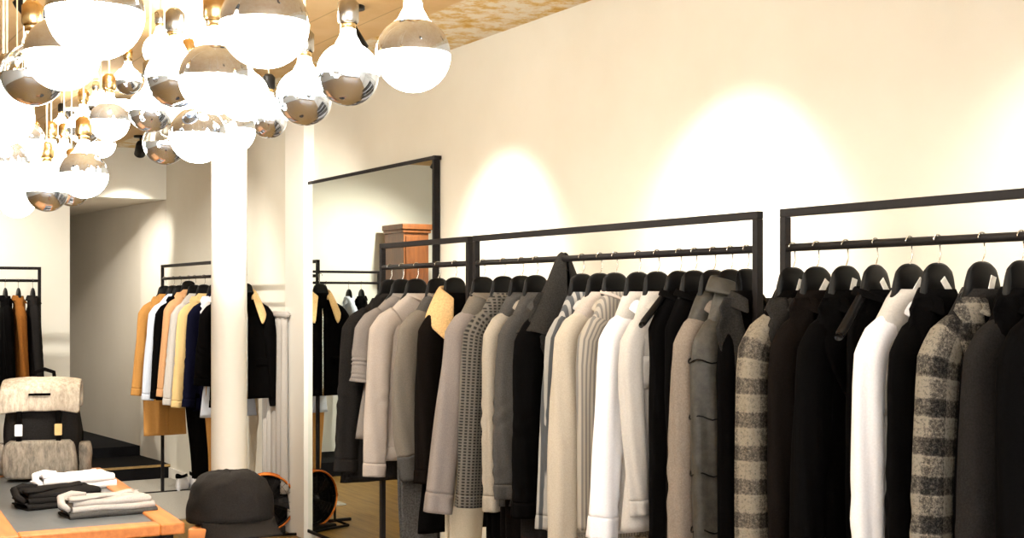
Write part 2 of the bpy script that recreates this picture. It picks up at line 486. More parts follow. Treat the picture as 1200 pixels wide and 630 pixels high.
def garment(name, label, cat, loc, rotz, group, kind, mats, **k):
    """kind: shirt, jacket, coat, sweater, tee, vest, hooded"""
    t = thing(name, label, cat, loc, rotz, group)
    seed = k.get('seed', random.random()*20)
    bm_ = mats[0]; sm = mats[1] if len(mats) > 1 else mats[0]; cm = mats[2] if len(mats) > 2 else mats[0]
    ow = k.get('ow', .17)
    r0 = k.get('r0', .055); r1 = k.get('r1', .042)
    sh = Shell(ow, r0, k.get('hw', ow), k.get('length', .74), k.get('hd', .036), seed, k.get('fold', .009), slope=k.get('slope', .11), sleeveless=kind == 'vest')
    sh.wr = 1.6 if kind == 'shirt' else 1.15
    torso(sh, bm_, t)
    sl = k.get('sl', .6)
    cuffs = k.get('cuff', .05)
    if kind != 'vest':
        for sd in (-1, 1):
            sleeve(sh, sd, sm, t, sl, r0, r1, k.get('out', .035), k.get('fwd', -.006), seed+sd,
                   cuffs, k.get('cuff_mat', sm), k.get('bend', .0), k.get('ry', .66))
    L_ = sh.length
    if k.get('seams'):
        for sd in (-1, 1):
            for i in range(5):
                z = -.2-.16*i; rr = r0+.004; mb = MB(); xc = sd*(ow-r0*.85+.004)
                mb.tube([(xc+math.cos(q*PI/12)*rr, math.sin(q*PI/12)*rr*.74 - .02*(i/5), z+.006*math.sin(q)) for q in range(25)], .0025, 6)
                mb.build('seam_tape', M['black_gloss'], t, True)
    if kind == 'shirt':
        collar(cm, t, .014, .036, .014, .035, gap=.35, point=.025, zoff=-.012, rx=.046)
        patch(sh, bm_, t, 'placket', [(d/20*(L_-.04)+.04, -.014, .014) for d in range(21)], .006, .003, 3)
        button_row(sh, M['tag'], t, 6, .1, L_-.12, 0, .005)
        patch(sh, bm_, t, 'pocket', [(.2+.1*i/5, -.13, -.04) for i in range(6)], .005, .003)
    elif kind in ('jacket', 'coat'):
        collar(cm, t, .018, .045, .02, .03, gap=.6, zoff=-.010, rx=.048)
        lapels(sh, cm, t, k.get('lap', .3), .08)
        patch(sh, bm_, t, 'front_edge', [(.33+(L_-.34)*i/10, -.006, .02) for i in range(11)], .006, .003, 3)
        button_row(sh, M['black_gloss'], t, 3, .38, min(.6, L_-.1), .005, .008)
        for sd in (-1, 1):
            patch(sh, bm_, t, 'pocket', [(L_*.66+.05*i/4, sd*.06, sd*.17) for i in range(5)], .006, .004)
    elif kind == 'fleece':
        collar(cm, t, .035, .13, .06, .05, rx=.066, ry=.045, thick=.014, gap=.5, point=.07)
        patch(sh, M['steel'], t, 'zip', [(.1+(L_-.1)*i/10, -.005, .005) for i in range(11)], .006, .003, 3)
        for sd in (-1, 1):
            patch(sh, bm_, t, 'pocket', [(L_*.62+.05*i/4, sd*.06, sd*.16) for i in range(5)], .006, .004)
    elif kind in ('sweater', 'tee'):
        collar(cm, t, .014, .012, .005, .03, gap=.02, thick=.006, rx=.048, zoff=-.006, name='neckband')
        if kind == 'sweater': torso(sh, bm_, t, L_-.06, L_+.0, .004, 'hem_band')
    elif kind == 'stand':
        # shawl of the turned-up collar: broad on the shoulders, peaking above the hanger
        n = 41; vs = []; rows = 12
        for j in range(rows):
            f = j/(rows-1); z = -.155 + .265*f; q = f**.8
            for q_ in range(n):
                an = PI/2 + (PI-.12)*(2*q_/(n-1)-1); fr = abs(2*q_/(n-1)-1)**4
                rx = (ow-.012)*(1-q) + .022*q; ry = .058*(1-q)**.7 + .016
                w = 1 + .05*math.sin(an*5+f*4)
                vs.append(Vector((math.cos(an)*rx*w + .012*q, math.sin(an)*ry*w, z - .05*fr*(1-f) + .012*math.sin(an*2))))
        solid(mesh_obj('turned_up_collar', vs, grid_faces(rows, n, False), cm, t), .007, 1)
        lapels(sh, cm, t, .34, .1)
        patch(sh, bm_, t, 'front_edge', [(.12+(L_-.14)*i/10, -.012, .02) for i in range(11)], .008, .004, 3)
        for sd in (-1, 1):
            patch(sh, bm_, t, 'pocket', [(L_*.6+.06*i/4, sd*.06, sd*.18) for i in range(5)], .006, .004)
    elif kind == 'quilted':
        collar(cm, t, .05, .05, .02, .02, gap=.3, thick=.008)
        for i in range(4):
            d = .26+.13*i
            if d < L_-.03: torso(sh, M['black_gloss'], t, d, d+.006, .0035, 'seam_tape')
        patch(sh, M['metal'], t, 'zip', [(.08+(L_-.1)*i/10, -.007, .007) for i in range(11)], .006, .003, 3)
    elif kind == 'vest':
        patch(sh, bm_, t, 'placket', [(.1+(L_-.12)*i/10, -.012, .012) for i in range(11)], .006, .003, 3)
        if k.get('strap', True):
            collar(cm, t, .01, .02, .01, .03, gap=.3)
    return t
def trousers(label, loc, rotz, group, mat, d0=.2, d1=1.15, w=.14, seed=0, cx=0):
    t = thing('trousers', label, 'trousers', loc, rotz, group)
    for j, yo in enumerate((-.014, .014)):
        rows, n = 30, 24; vs = []
        for i in range(rows):
            f = i/(rows-1); d = d0 + (d1-d0)*f
            hw = w*(1-.28*f)
            for q in range(n):
                a = 2*PI*q/n
                x = math.cos(a)*hw + cx; y = math.sin(a)*.012*(1-abs(math.cos(a))*.4) + yo
                y += .004*math.sin(x*60+seed+f*3)
                vs.append(Vector((x + .006*math.sin(f*5+seed+j), y, -d)))
        fcs = grid_faces(rows, n); fcs.append(list(range(n)))
        solid(mesh_obj('trouser_leg', vs, fcs, mat, t), .002)
    mb = MB(); mb.box(cx-w-.004, cx+w+.004, -.03, .03, -d0-.004, -d0+.03)
    mb.build('waistband', mat, t, False, .01)
    return t

# ---------------------------------------------------------------- the room
A_W, B_W, H = 3.07, 10.8, 2.76          # right wall, back wall, ceiling
A_L, B_F = -4.2, -3.0
def slab(name, x0, x1, y0, y1, z0, z1, mat, bevel=0, kind='structure'):
    mb = MB(); mb.box(x0, x1, y0, y1, z0, z1); o = mb.build(name, mat, None, False, bevel)
    if kind: o['kind'] = kind
    return o
slab('floor', A_L-.2, A_W+.6, B_F-.2, 14.2, -.1, 0, M['floor'])
slab('ceiling', A_L-.2, A_W+.6, B_F-.2, 14.2, H, H+.1, M['ceiling'])
slab('wall_right', A_W, A_W+.15, B_F-.2, B_W, 0, H, M['wall'])
slab('wall_left', A_L-.15, A_L, B_F-.2, B_W+.2, 0, H, M['wall_back'])
# back wall with the passage opening beside the right wall
A_O = 2.28; H_O = 2.34
mb = MB(); mb.box(A_L, A_O, B_W, B_W+.18, 0, H); mb.box(A_O, A_W+.15, B_W, B_W+.18, H_O, H)
struct(mb.build('wall_back', M['wall_back']))
# passage
def prism(name, pts, z0, z1, mat):
    n = len(pts); vs = [(x, y, z) for z in (z0, z1) for x, y in pts]
    fs = [list(range(n))[::-1], [n+i for i in range(n)]] + [[i, (i+1) % n, n+(i+1) % n, n+i] for i in range(n)]
    mb = MB(); mb.add(vs, fs); return struct(mb.build(name, mat))
prism('wall_passage_right', [(A_W, B_W), (2.80, 13.9), (3.3, 13.9), (3.3, B_W)], 0, H, M['passage'])
slab('wall_passage_left', A_O-.12, A_O, B_W+.18, 13.9, 0, H, M['passage'])
slab('wall_passage_end', A_O-.12, 3.3, 13.9, 14.05, 0, H, M['passage'])
slab('ceiling_passage', A_O-.1, 3.3, B_W+.18, 13.9, H_O, H_O+.08, M['passage'])
# unseen shop front behind the viewer: sill, piers, panes added for fill daylight
mb = MB(); mb.box(A_L, A_W+.15, B_F-.15, B_F, 0, .45); mb.box(A_L, A_W+.15, B_F-.15, B_F, 2.5, H)
for x0, x1 in ((A_L, A_L+.3), (-.7, -.5), (A_W-.3, A_W+.15)): mb.box(x0, x1, B_F-.15, B_F, .45, 2.5)
struct(mb.build('wall_front', M['white']))
slab('window_fill_1', A_L+.3, -.7, B_F-.09, B_F-.08, .45, 2.5, M['pane'])
slab('window_fill_2', -.5, A_W-.3, B_F-.09, B_F-.08, .45, 2.5, M['pane'])
slab('baseboard_right', A_W-.015, A_W, B_F, B_W, 0, .09, M['white'])
slab('baseboard_back', A_L, A_O, B_W-.015, B_W, 0, .09, M['white'])
# black plinth steps of the passage
mb = MB(); mb.box(A_O+.002, A_W-.002, B_W-.12, 13.8, 0, .115)
o = mb.build('floor_step', M['black_plinth'], None, False, .004); struct(o)
slab('trim_1', A_O+.002, A_W-.004, B_W-.128, B_W-.118, .098, .117, M['brass'])
prism('floor_step_upper', [(A_O+.002, 11.42), (A_W-.06, 11.42), (2.83, 13.8), (A_O+.002, 13.8)], .11, .2, M['black_plinth'])
slab('floor_platform', -1.2, A_O-.002, B_W-.75, B_W-.016, 0, .12, M['black_plinth'])
# white pilaster beside the mirror
bL, bR = on_a(334, 3.0), on_a(356, 3.0)
slab('trim_2', 3.0, A_W, bR, bL, 0, H, M['white'], .004)
tag(slab('floor_mat', 2.3, 3.05, 8.6, 10.6, 0, .012, M['mat_grey'], .004, None), 'grey mat on the wooden floor under the far clothes rack', 'mat')

# column
cc = cam_pt(268.5, 350, 6.95)
o = MB().lathe([(0, 0), (.125, 0), (.125, .04), (.0955, .06), (.0955, H-.05), (.12, H-.03), (.12, H), (0, H)], 48, (cc.x, cc.y, 0)).build('column', M['white'], None, True)
m = o.modifiers.new('es', 'EDGE_SPLIT'); struct(o)

# ---------------------------------------------------------------- mirror
mr = thing('wall_mirror', 'tall frameless-looking mirror with thin dark edge leaning flat on the right wall', 'mirror', (3.03, 0, 0))
b0, b1 = on_a(508, 3.03), on_a(358.5, 3.03); mtop = 2.225
mb = MB(); mb.box(0, .012, b0+.015, b1-.004, .06, mtop-.012); mb.build('mirror_pane', M['mirror'], mr)
mb = MB(); mb.box(0, .036, b0-.004, b0+.014, .04, mtop+.01); mb.box(-.004, .036, b0-.02, b1, mtop-.012, mtop+.008)
mb.box(-.006, .036, b0-.02, b1, .04, .06); mb.box(.0, .036, b1-.004, b1, .04, mtop)
mb.build('frame', M['metal'], mr, False, .003)

# ---------------------------------------------------------------- racks
def rack(label, p0, p1, top, bar, group='black steel clothes racks', sq=.0112, wall=0):
    """free-standing frame between two floor points"""
    p0 = Vector((p0[0], p0[1], 0)); p1 = Vector((p1[0], p1[1], 0))
    d = p1 - p0; ln = d.length; ang = math.atan2(d.y, d.x)
    t = thing('clothes_rack', label, 'clothes rack', p0, ang, group)
    for x in (sq, ln-sq):
        mb = MB(); mb.box(x-sq, x+sq, -sq, sq, 1.15 if wall else .02, top-2*sq); mb.build('post', M['metal'], t, False, .002)
        if wall: mb = MB(); mb.box(x-sq, x+sq, -wall, -sq, top-.6, top-.6+2*sq); mb.box(x-.03, x+.03, -wall, -wall+.005, top-.64, top-.55); mb.build('wall_bracket', M['metal'], t, False, .002); continue
        mb = MB(); mb.box(x-sq, x+sq, -.24, .24, 0, .02); mb.build('foot', M['metal'], t, False, .003)
    mb = MB(); mb.box(0, ln, -sq, sq, top-2*sq, top); mb.build('top_rail', M['metal'], t, False, .002)
    mb = MB(); mb.tube([(2*sq, 0, bar), (ln-2*sq, 0, bar)], .011, 12); mb.build('hanging_bar', M['metal'], t, True)
    return t
AR = 2.456
TOP, BAR = 1.747, 1.640
bA0 = on_a(917, AR); bB0 = on_a(891, AR); bB1 = on_a(556.5, AR); bC0 = on_a(551.5, AR); bC1 = on_a(447, AR)
rack('black steel clothes rack nearest on the right, cut by the photo edge', (AR, .7), (AR, bA0), TOP, BAR)
rack('long black steel clothes rack in the middle carrying the white shirt', (AR, bB0), (AR, bB1), TOP, BAR)
rack('short black steel clothes rack in front of the mirror', (AR, bC0), (AR, bC1), TOP, BAR)
AD = 2.77
bD0, bD1 = on_a(285, AD), on_a(190, AD)
rack('far black steel clothes rack behind the white column', (AD, bD0), (AD, bD1), TOP+.015, BAR+.015)
rack('black steel clothes rack against the back wall, left of the passage', (1.2, 10.38), (1.975, 10.38), TOP, BAR)

# ---------------------------------------------------------------- clothes on the racks
G = {'A': 'clothes on the nearest rack', 'B': 'clothes on the middle rack', 'C': 'clothes on the rack before the mirror',
     'D': 'clothes on the far rack behind the column', 'E': 'clothes on the rack at the back wall'}
NECK = 1.535
def hang(rk, x, kind, mats, gname, cat, label, hlabel, yaw=0, tagged=False, arms=None, dz=0, arm_drop=None, hyaw=0, **k):
    a = {'A': AR, 'B': AR, 'C': AR, 'D': AD}.get(rk)
    neck = NECK + dz + (.015 if rk == 'D' else 0)
    bar = BAR + (.015 if rk == 'D' else 0)
    if rk == 'E': loc = (x, 10.38, neck); rz = PI/2
    else: loc = (a, on_a(x, a), neck); rz = 0
    rz += math.radians(yaw)
    g = None
    if gname: g = garment(gname, label, cat, (loc[0], loc[1], loc[2]-.012), rz, G[rk], kind, [Fb[m] if isinstance(m, str) else m for m in mats], **k)
    ow = k.get('ow', .17); sl_ = k.get('slope', .11)
    hanger(loc, rz + math.radians(hyaw), hlabel, 'black hangers on the racks', bar, half=arms or (ow - .035 - (0 if kind == 'vest' else k.get('r0', .055)*.75)), drop=arm_drop or sl_ + .01, tagged=tagged)
    return loc, rz
BH = 'black hanger '
# --- rack C (before the mirror), far to near
hang('C', 457, 'coat', ['charcoal'], 'coat', 'coat', 'charcoal coat at the far end of the rack before the mirror', BH+'under the charcoal coat before the mirror', 0, length=.82, sl=.66, ow=.225, hw=.24, out=.05, r0=.06, r1=.05, seed=1)
hang('C', 471, 'tee', ['taupe'], 't_shirt', 't-shirt', 'grey short-sleeved top before the mirror', BH+'under the grey short-sleeved top', 0, length=.62, sl=.27, ow=.215, r0=.06, r1=.066, out=.02, cuff=.02, seed=2)
hang('C', 488, 'sweater', ['pink_grey'], 'sweater', 'sweater', 'pale pinkish grey sweater with long plain sleeve', BH+'under the pale pinkish grey sweater', 0, length=.7, sl=.65, ow=.215, r0=.062, r1=.045, cuff=.06, out=.045, seed=4)
p, r = hang('C', 513, 'sweater', ['mid_grey', 'beige_knit', 'beige_knit'], 'sweater', 'sweater', 'taupe grey sweater with ribbed cuff above grey denim trousers', BH+'lying across the shoulder of the taupe grey sweater', 0, length=.68, sl=.64, ow=.175, r0=.06, r1=.05, cuff=.1, cuff_mat=Fb['mid_grey'], out=.0, bend=.03, seed=5)
trousers('grey denim trousers hanging below the taupe sweater', p, r, G['C'], Fb['denim'], .6, 1.25, .095, 2, -.085)
hang('C', 533, 'fleece', ['black', 'brown_black', 'fleece'], 'jacket', 'jacket', 'black jacket with cream fleece collar before the mirror', BH+'under the fleece-collared jacket before the mirror', 4, length=.95, sl=.64, ow=.17, r0=.06, out=.03, seed=6)
# --- rack B, far to near
p, r = hang('B', 566, 'sweater', ['beige_knit', 'mauve_grey', 'beige_knit'], 'sweater', 'sweater', 'pale grey sweater whose sleeve swings out, far end of middle rack', BH+'under the pale grey swinging sweater', 0, length=.74, sl=.72, ow=.16, r0=.058, r1=.056, cuff=.08, out=.095, seed=7)
hang('B', 590, 'sweater', ['dots'], 'cardigan', 'cardigan', 'dark dotted knit cardigan right of the pale grey sweater', BH+'under the dotted cardigan', 0, length=.74, sl=.68, ow=.165, r0=.055, r1=.05, cuff=.05, out=.045, seed=8)
trousers('cream trousers hanging below the dotted cardigan', p, r, G['B'], Fb['cream'], .62, 1.2, .085, 1, -.08)
p, r = hang('B', 611, 'shirt', ['mid_grey', 'cream_grey', 'cream_grey'], 'shirt', 'shirt', 'cream-sleeved shirt right of the dotted cardigan', BH+'under the cream-sleeved shirt', 0, length=.76, sl=.68, ow=.16, r0=.052, r1=.032, cuff=.06, out=.02, seed=9)
trousers('added black trousers darkening the gap below the cream-sleeved shirt', p, r, G['B'], Fb['black'], .66, 1.25, .13, 1, -.02)  # added garment that darkens the bright gap under the clothes
p, r = hang('B', 628, 'shirt', ['mid_grey'], 'shirt', 'shirt', 'plain mid grey shirt tucked behind the raised-collar coat', BH+'under the plain mid grey shirt', 0, length=.76, sl=.62, ow=.15, r0=.05, r1=.05, out=.02, seed=10)
trousers('added brownish black trousers darkening the gap below the mid grey shirt', p, r, G['B'], Fb['brown_black'], .66, 1.25, .13, 1, -.02)  # second added garment standing in for the darkness below the rack
hang('B', 657, 'stand', ['charcoal', 'black', 'dark_grey'], 'coat', 'coat', 'dark grey coat with tall raised collar peaking at the rail', BH+'under the raised-collar coat', 2, dz=.02, length=1.15, sl=.64, ow=.185, r0=.06, r1=.05, seed=11, slope=.15, out=.03)  # light on the shoulders put into the colours: grey collar, black sleeves
hang('B', 682, 'shirt', ['stripe', 'stripe', 'white_grey'], 'shirt', 'shirt', 'blue-grey shirt with pale stripes beside the raised-collar coat', BH+'under the striped shirt, pale arm showing beside raised collar', 0, length=.8, sl=.68, ow=.145, r0=.048, r1=.04, seed=12, out=.045)
hang('B', 703, 'shirt', ['pink_grey', 'sand_grey', 'sand_grey'], 'shirt', 'shirt', 'cream long-sleeved shirt left of the ribbed knit', BH+'under the cream long-sleeved shirt', 0, length=.9, sl=.78, ow=.175, r0=.055, r1=.05, cuff=.06, out=.03, seed=13)
hang('B', 721, 'sweater', ['rib', 'rib', 'pink_grey'], 'sweater', 'sweater', 'pale ribbed knit with grey stripes left of the white shirt', BH+'under the pale ribbed knit', 0, length=.8, sl=.7, ow=.14, r0=.05, r1=.046, cuff=.05, cuff_mat=Fb['plaid'], out=.015, seed=14)
hang('B', 748, 'shirt', ['white_grey', 'white', 'white'], 'shirt', 'shirt', 'bright white shirt with long sleeve in the middle rack', BH+'under the bright white shirt', 0, length=.76, sl=.66, ow=.15, r0=.056, r1=.05, cuff=.065, out=.05, seed=15)
hang('B', 770, 'shirt', ['white_grey'], 'shirt', 'shirt', 'off-white shirt just right of the bright white shirt', BH+'under the off-white shirt', 0, length=.74, sl=.58, ow=.135, r0=.05, r1=.03, seed=16, out=-.01)
hang('B', 796, 'vest', ['black'], 'dress', 'dress', 'long black sleeveless garment right of the white shirt', BH+'whose bare arm sticks out beside the white shirt', 0, length=1.2, ow=.115, hw=.165, seed=17, arms=.145, arm_drop=.11)
hang('B', 814, 'vest', ['black'], 'waistcoat', 'waistcoat', 'black waistcoat squeezed left of the stone overshirt', BH+'under the black waistcoat', 0, length=1.1, ow=.11, hw=.14, seed=18, arms=.09)
hang('B', 836, 'shirt', ['olive_grey', 'stone', 'stone'], 'shirt', 'shirt', 'stone-coloured overshirt right of the long black garment', BH+'under the stone overshirt', 0, length=1.0, sl=.9, ow=.145, r0=.05, r1=.04, out=.03, seed=19, fold=.018)
hang('B', 856, 'quilted', ['quilt', 'quilt', 'olive_grey'], 'jacket', 'jacket', 'grey quilted jacket with dark horizontal seams', BH+'under the grey quilted jacket', 0, length=1.1, sl=.85, ow=.13, r0=.052, seed=20, r1=.055, out=.0, seams=True)
hang('B', 875, 'jacket', ['black', 'black', 'dark_grey'], 'jacket', 'jacket', 'black jacket with textured collar at the near end of middle rack', BH+'at the near end of the middle rack', 0, length=1.1, sl=.7, ow=.1, r0=.045, out=.01, seed=21)
# --- rack A, far to near
hang('A', 929, 'jacket', ['black', 'plaid', 'dark_grey'], 'jacket', 'jacket', 'brown and grey plaid-sleeved jacket at the far end of nearest rack', BH+'under the plaid-sleeved jacket', 0, .35, length=1.1, sl=.9, ow=.185, r0=.054, r1=.046, cuff=None, out=.015, seed=22)
hang('A', 957, 'coat', ['brown_black'], 'coat', 'coat', 'brownish black coat right of the plaid-sleeved jacket', BH+'under the brownish black coat', 0, .6, length=1.15, sl=.7, ow=.155, out=.03, seed=23)
hang('A', 991, 'jacket', ['black'], 'jacket', 'jacket', 'plain black jacket, second dark one right of the plaid sleeve', BH+'under the plain black jacket', 0, .3, length=1.15, sl=.75, ow=.16, r0=.055, r1=.05, out=.06, seed=24)
hang('A', 1026, 'vest', ['black'], 'dress', 'dress', 'long black sleeveless dress left of the white blouse', BH+'of the black dress, its bare arm sticking out', 0, -.7, length=1.2, ow=.095, hw=.14, seed=25, arms=.155, hyaw=9, arm_drop=.125)
hang('A', 1066, 'shirt', ['white_grey', 'white', 'white'], 'blouse', 'blouse', 'narrow white blouse between black clothes on nearest rack', BH+'under the narrow white blouse', 0, .7, length=1.0, sl=1.0, ow=.18, r0=.05, r1=.036, out=.01, cuff=None, seed=26, bend=.008)
hang('A', 1099, 'jacket', ['black'], 'blazer', 'blazer', 'black blazer between white blouse and tweed jacket', BH+'under the black blazer', 0, -.7, length=1.15, sl=.75, ow=.155, r0=.055, r1=.05, seed=27, out=.03)
hang('A', 1151, 'jacket', ['charcoal', 'tweed', 'tweed'], 'jacket', 'jacket', 'black and grey tweed jacket with checked sleeve', BH+'under the tweed jacket', 0, .3, length=1.0, sl=.85, ow=.2, r0=.056, r1=.05, cuff=None, out=.005, bend=.02, seed=28)
hang('A', 1197, 'coat', ['black', 'charcoal', 'black'], 'coat', 'coat', 'long charcoal coat right of the tweed jacket', BH+'under the long charcoal coat', 0, False, length=1.2, sl=.8, ow=.17, r0=.058, r1=.056, out=.06, seed=29)
hang('A', 1240, 'coat', ['black'], 'coat', 'coat', 'black coat cut by the right edge of the photo', BH+'under the black coat at the right edge', 0, False, length=1.2, sl=.75, ow=.19, r0=.06, out=.03, seed=30)
# --- rack D (behind the column), far to near
p, r = hang('D', 193, 'coat', ['camel'], 'coat', 'coat', 'camel coat leftmost on the far rack', BH+'under the camel coat', 0, length=1.08, sl=.66, ow=.2, hw=.16, r0=.055, out=.06, seed=31)
hang('D', 203, 'shirt', ['pale_blue'], 'shirt', 'shirt', 'white and pale blue shirt beside the camel coat', BH+'under the white and pale blue shirt', 0, length=.75, sl=.68, ow=.18, out=.06, seed=32)
hang('D', 211, 'jacket', ['black'], 'jacket', 'jacket', 'black jacket between pale blue shirt and tan jacket', BH+'under the black jacket on far rack', 0, length=.78, sl=.66, ow=.18, out=.05, seed=33)
hang('D', 221, 'jacket', ['tan'], 'jacket', 'jacket', 'tan jacket with peach collar on the far rack', BH+'under the tan jacket', 0, length=.75, sl=.66, ow=.18, out=.06, dz=.03, seed=34)
hang('D', 228, 'shirt', ['white_grey'], 'shirt', 'shirt', 'off-white shirt between tan and sand jackets', BH+'under the off-white shirt on far rack', 0, length=.76, sl=.68, ow=.17, out=.06, seed=35)
hang('D', 239, 'jacket', ['sand'], 'jacket', 'jacket', 'sand yellow jacket on the far rack', BH+'under the sand yellow jacket', 0, length=.76, sl=.68, ow=.18, out=.06, seed=36)
p, r = hang('D', 252, 'jacket', ['navy', 'navy', 'white'], 'jacket', 'jacket', 'navy jacket with white lapel just left of the white column', BH+'under the navy jacket beside the column', 0, length=.8, sl=.66, ow=.19, r0=.06, out=.05, seed=37)
trousers('black trousers hanging below the navy jacket', p, r, G['D'], Fb['black'], .72, 1.27, .15, 3, -.05)
p, r = hang('D', 268, 'shirt', ['pale_blue', 'black', 'black'], 'shirt', 'shirt', 'dark-sleeved shirt with pale blue hem half hidden by the column', BH+'behind the column, under the blue-hemmed shirt', 0, length=.82, sl=.5, ow=.19, r0=.06, r1=.055, seed=38)
trousers('camel trousers hanging beside the white column', p, r, G['D'], Fb['camel'], .62, 1.22, .09, 3, -.07)
hang('D', 287, 'fleece', ['black', 'black', 'fleece'], 'jacket', 'jacket', 'black fleece-collared jacket right of the white column', BH+'under the fleece-collared jacket at the column', 0, length=.68, sl=.62, ow=.2, r0=.06, out=.05, cuff=.05, seed=39)
# --- rack E (back wall)
hang('E', 1.915, 'jacket', ['charcoal'], 'jacket', 'jacket', 'charcoal jacket at the right end of the back wall rack', BH+'under the charcoal jacket at the back wall', 0, length=.78, sl=.6, seed=40)
hang('E', 1.81, 'jacket', ['brown'], 'jacket', 'jacket', 'rust brown jacket on the back wall rack', BH+'under the rust brown jacket', 0, length=.75, sl=.6, seed=41)
hang('E', 1.715, 'jacket', ['black'], 'jacket', 'jacket', 'black jacket left of the rust brown jacket', BH+'under the black jacket at the back wall', 0, length=.75, sl=.6, seed=42)
hang('E', 1.5, 'shirt', ['pale_blue'], 'shirt', 'shirt', 'pale blue shirt seen only in the mirror', BH+'under the pale blue shirt seen in the mirror', 0, length=.75, sl=.6, seed=43)
hang('E', 1.38, 'jacket', ['black'], 'jacket', 'jacket', 'dark jacket seen only in the mirror beside the cabinet', BH+'under the dark jacket seen in the mirror', 0, length=.75, sl=.6, seed=44)

# ---------------------------------------------------------------- pale drape on a short rail behind the column
t = thing('drape', 'pale grey drape hanging from a short rail right of the column', 'curtain', (2.97, on_a(322, 2.97), 0), PI/2)
n = 60; vs = []
for j in range(20):
    z = 1.38 - (1.38-.25)*j/19
    for k in range(n):
        x = -.2 + .4*k/(n-1); vs.append(Vector((x, .018*math.sin(x*75 + .3*math.sin(j*.4)) * (.5+.5*j/19), z)))
solid(mesh_obj('cloth', vs, grid_faces(20, n, False), Fb['white_grey'], t), .004)
MB().tube([(-.22, 0, 1.4), (.2, 0, 1.4)], .02, 12).build('rail', Fb['light_grey'], t, True)
for x in (-.2, .18): MB().tube([(x, 0, 1.4), (x, -.1, 1.4)], .008, 8).build('bracket', M['steel'], t, True)

# ---------------------------------------------------------------- cabinet (seen in the mirror)
t = thing('tall_cabinet', 'tall slim brown wooden cabinet with crown moulding, seen in the mirror', 'cabinet', (.89, 10.48, .12))
mb = MB(); mb.box(-.125, .125, -.2, .2, .08, 1.97); mb.build('body', M['brown_wood'], t, False, .004)
mb = MB(); mb.box(-.14, .14, -.22, .2, 1.97, 2.0); mb.box(-.152, .152, -.235, .2, 2.0, 2.05); mb.build('crown', M['brown_wood'], t, False, .006)
mb = MB(); mb.box(-.14, .14, -.21, .2, 0, .08); mb.build('base', M['brown_wood'], t, False, .004)
for i, (z0, z1) in enumerate(((.1, .95), (.98, 1.94))):
    mb = MB(); mb.box(-.11, .11, -.218, -.2, z0, z1); d = mb.build('door', M['brown_wood'], t, False, .003)
    mb = MB(); mb.box(-.075, .075, -.224, -.216, z0+.05, z1-.05); mb.build('door_panel', M['brown_wood'], d, False, .003)
    MB().lathe([(0, 0), (.008, 0), (.006, .012), (.013, .02), (.011, .028), (0, .03)], 14, (.095, -.218, (z0+z1)/2), Matrix.Rotation(PI/2, 4, 'X')).build('knob', M['brass'], d, True)

# ---------------------------------------------------------------- table with inset top
TZ = .8
def tpt(x, y):
    Y = (EYE-TZ) / ((y-350)/F); return cam_pt(x, y, Y)
q0 = tpt(217, 612); q1 = tpt(118, 547)     # near right and far right corners
dirU = (q1-q0); LT = dirU.length; ang = math.atan2(dirU.y, dirU.x)   # local x along the right edge, local y to the left
t = thing('display_table', 'orange wooden display table with dark grey inset top, lower left', 'table', (q0.x, q0.y, 0), ang)
WT = .56; bw = .075
def ring_box(mb, x0, x1, y0, y1, w, z0, z1):
    mb.box(x0, x1, y0, y0+w, z0, z1); mb.box(x0, x1, y1-w, y1, z0, z1)
    mb.box(x0, x0+w, y0+w, y1-w, z0, z1); mb.box(x1-w, x1, y0+w, y1-w, z0, z1)
mb = MB(); ring_box(mb, 0, LT, 0, WT, bw, TZ-.035, TZ); mb.build('frame', M['orange_wood'], t, False, .005)
mb = MB(); mb.box(bw, LT-bw, bw, WT-bw, TZ-.03, TZ-.008); mb.build('inset_panel', M['inset'], t)
mb = MB(); ring_box(mb, .03, LT-.03, .03, WT-.03, .02, TZ-.16, TZ-.035); mb.build('apron', M['metal'], t)
for x in (.05, LT-.1):
    for y in (.05, WT-.1):
        mb = MB(); mb.box(x, x+.05, y, y+.05, 0, TZ-.035); mb.build('leg', M['orange_wood'], t, False, .004)
TM = Matrix.Translation((q0.x, q0.y, 0)) @ Matrix.Rotation(ang, 4, 'Z')
t2 = thing('side_table', 'lighter wooden table butting the inset table at the left edge', 'table', TM @ Vector((-.12, WT+.012, 0)), ang)
mb = MB(); mb.box(0, LT*.72, 0, .7, TZ-.04, TZ-.005); mb.build('tabletop', M['light_wood'], t2, False, .005)
for x in (.04, LT*.72-.1):
    for y in (.04, .6):
        mb = MB(); mb.box(x, x+.05, y, y+.05, 0, TZ-.04); mb.build('leg', M['light_wood'], t2, False, .004)

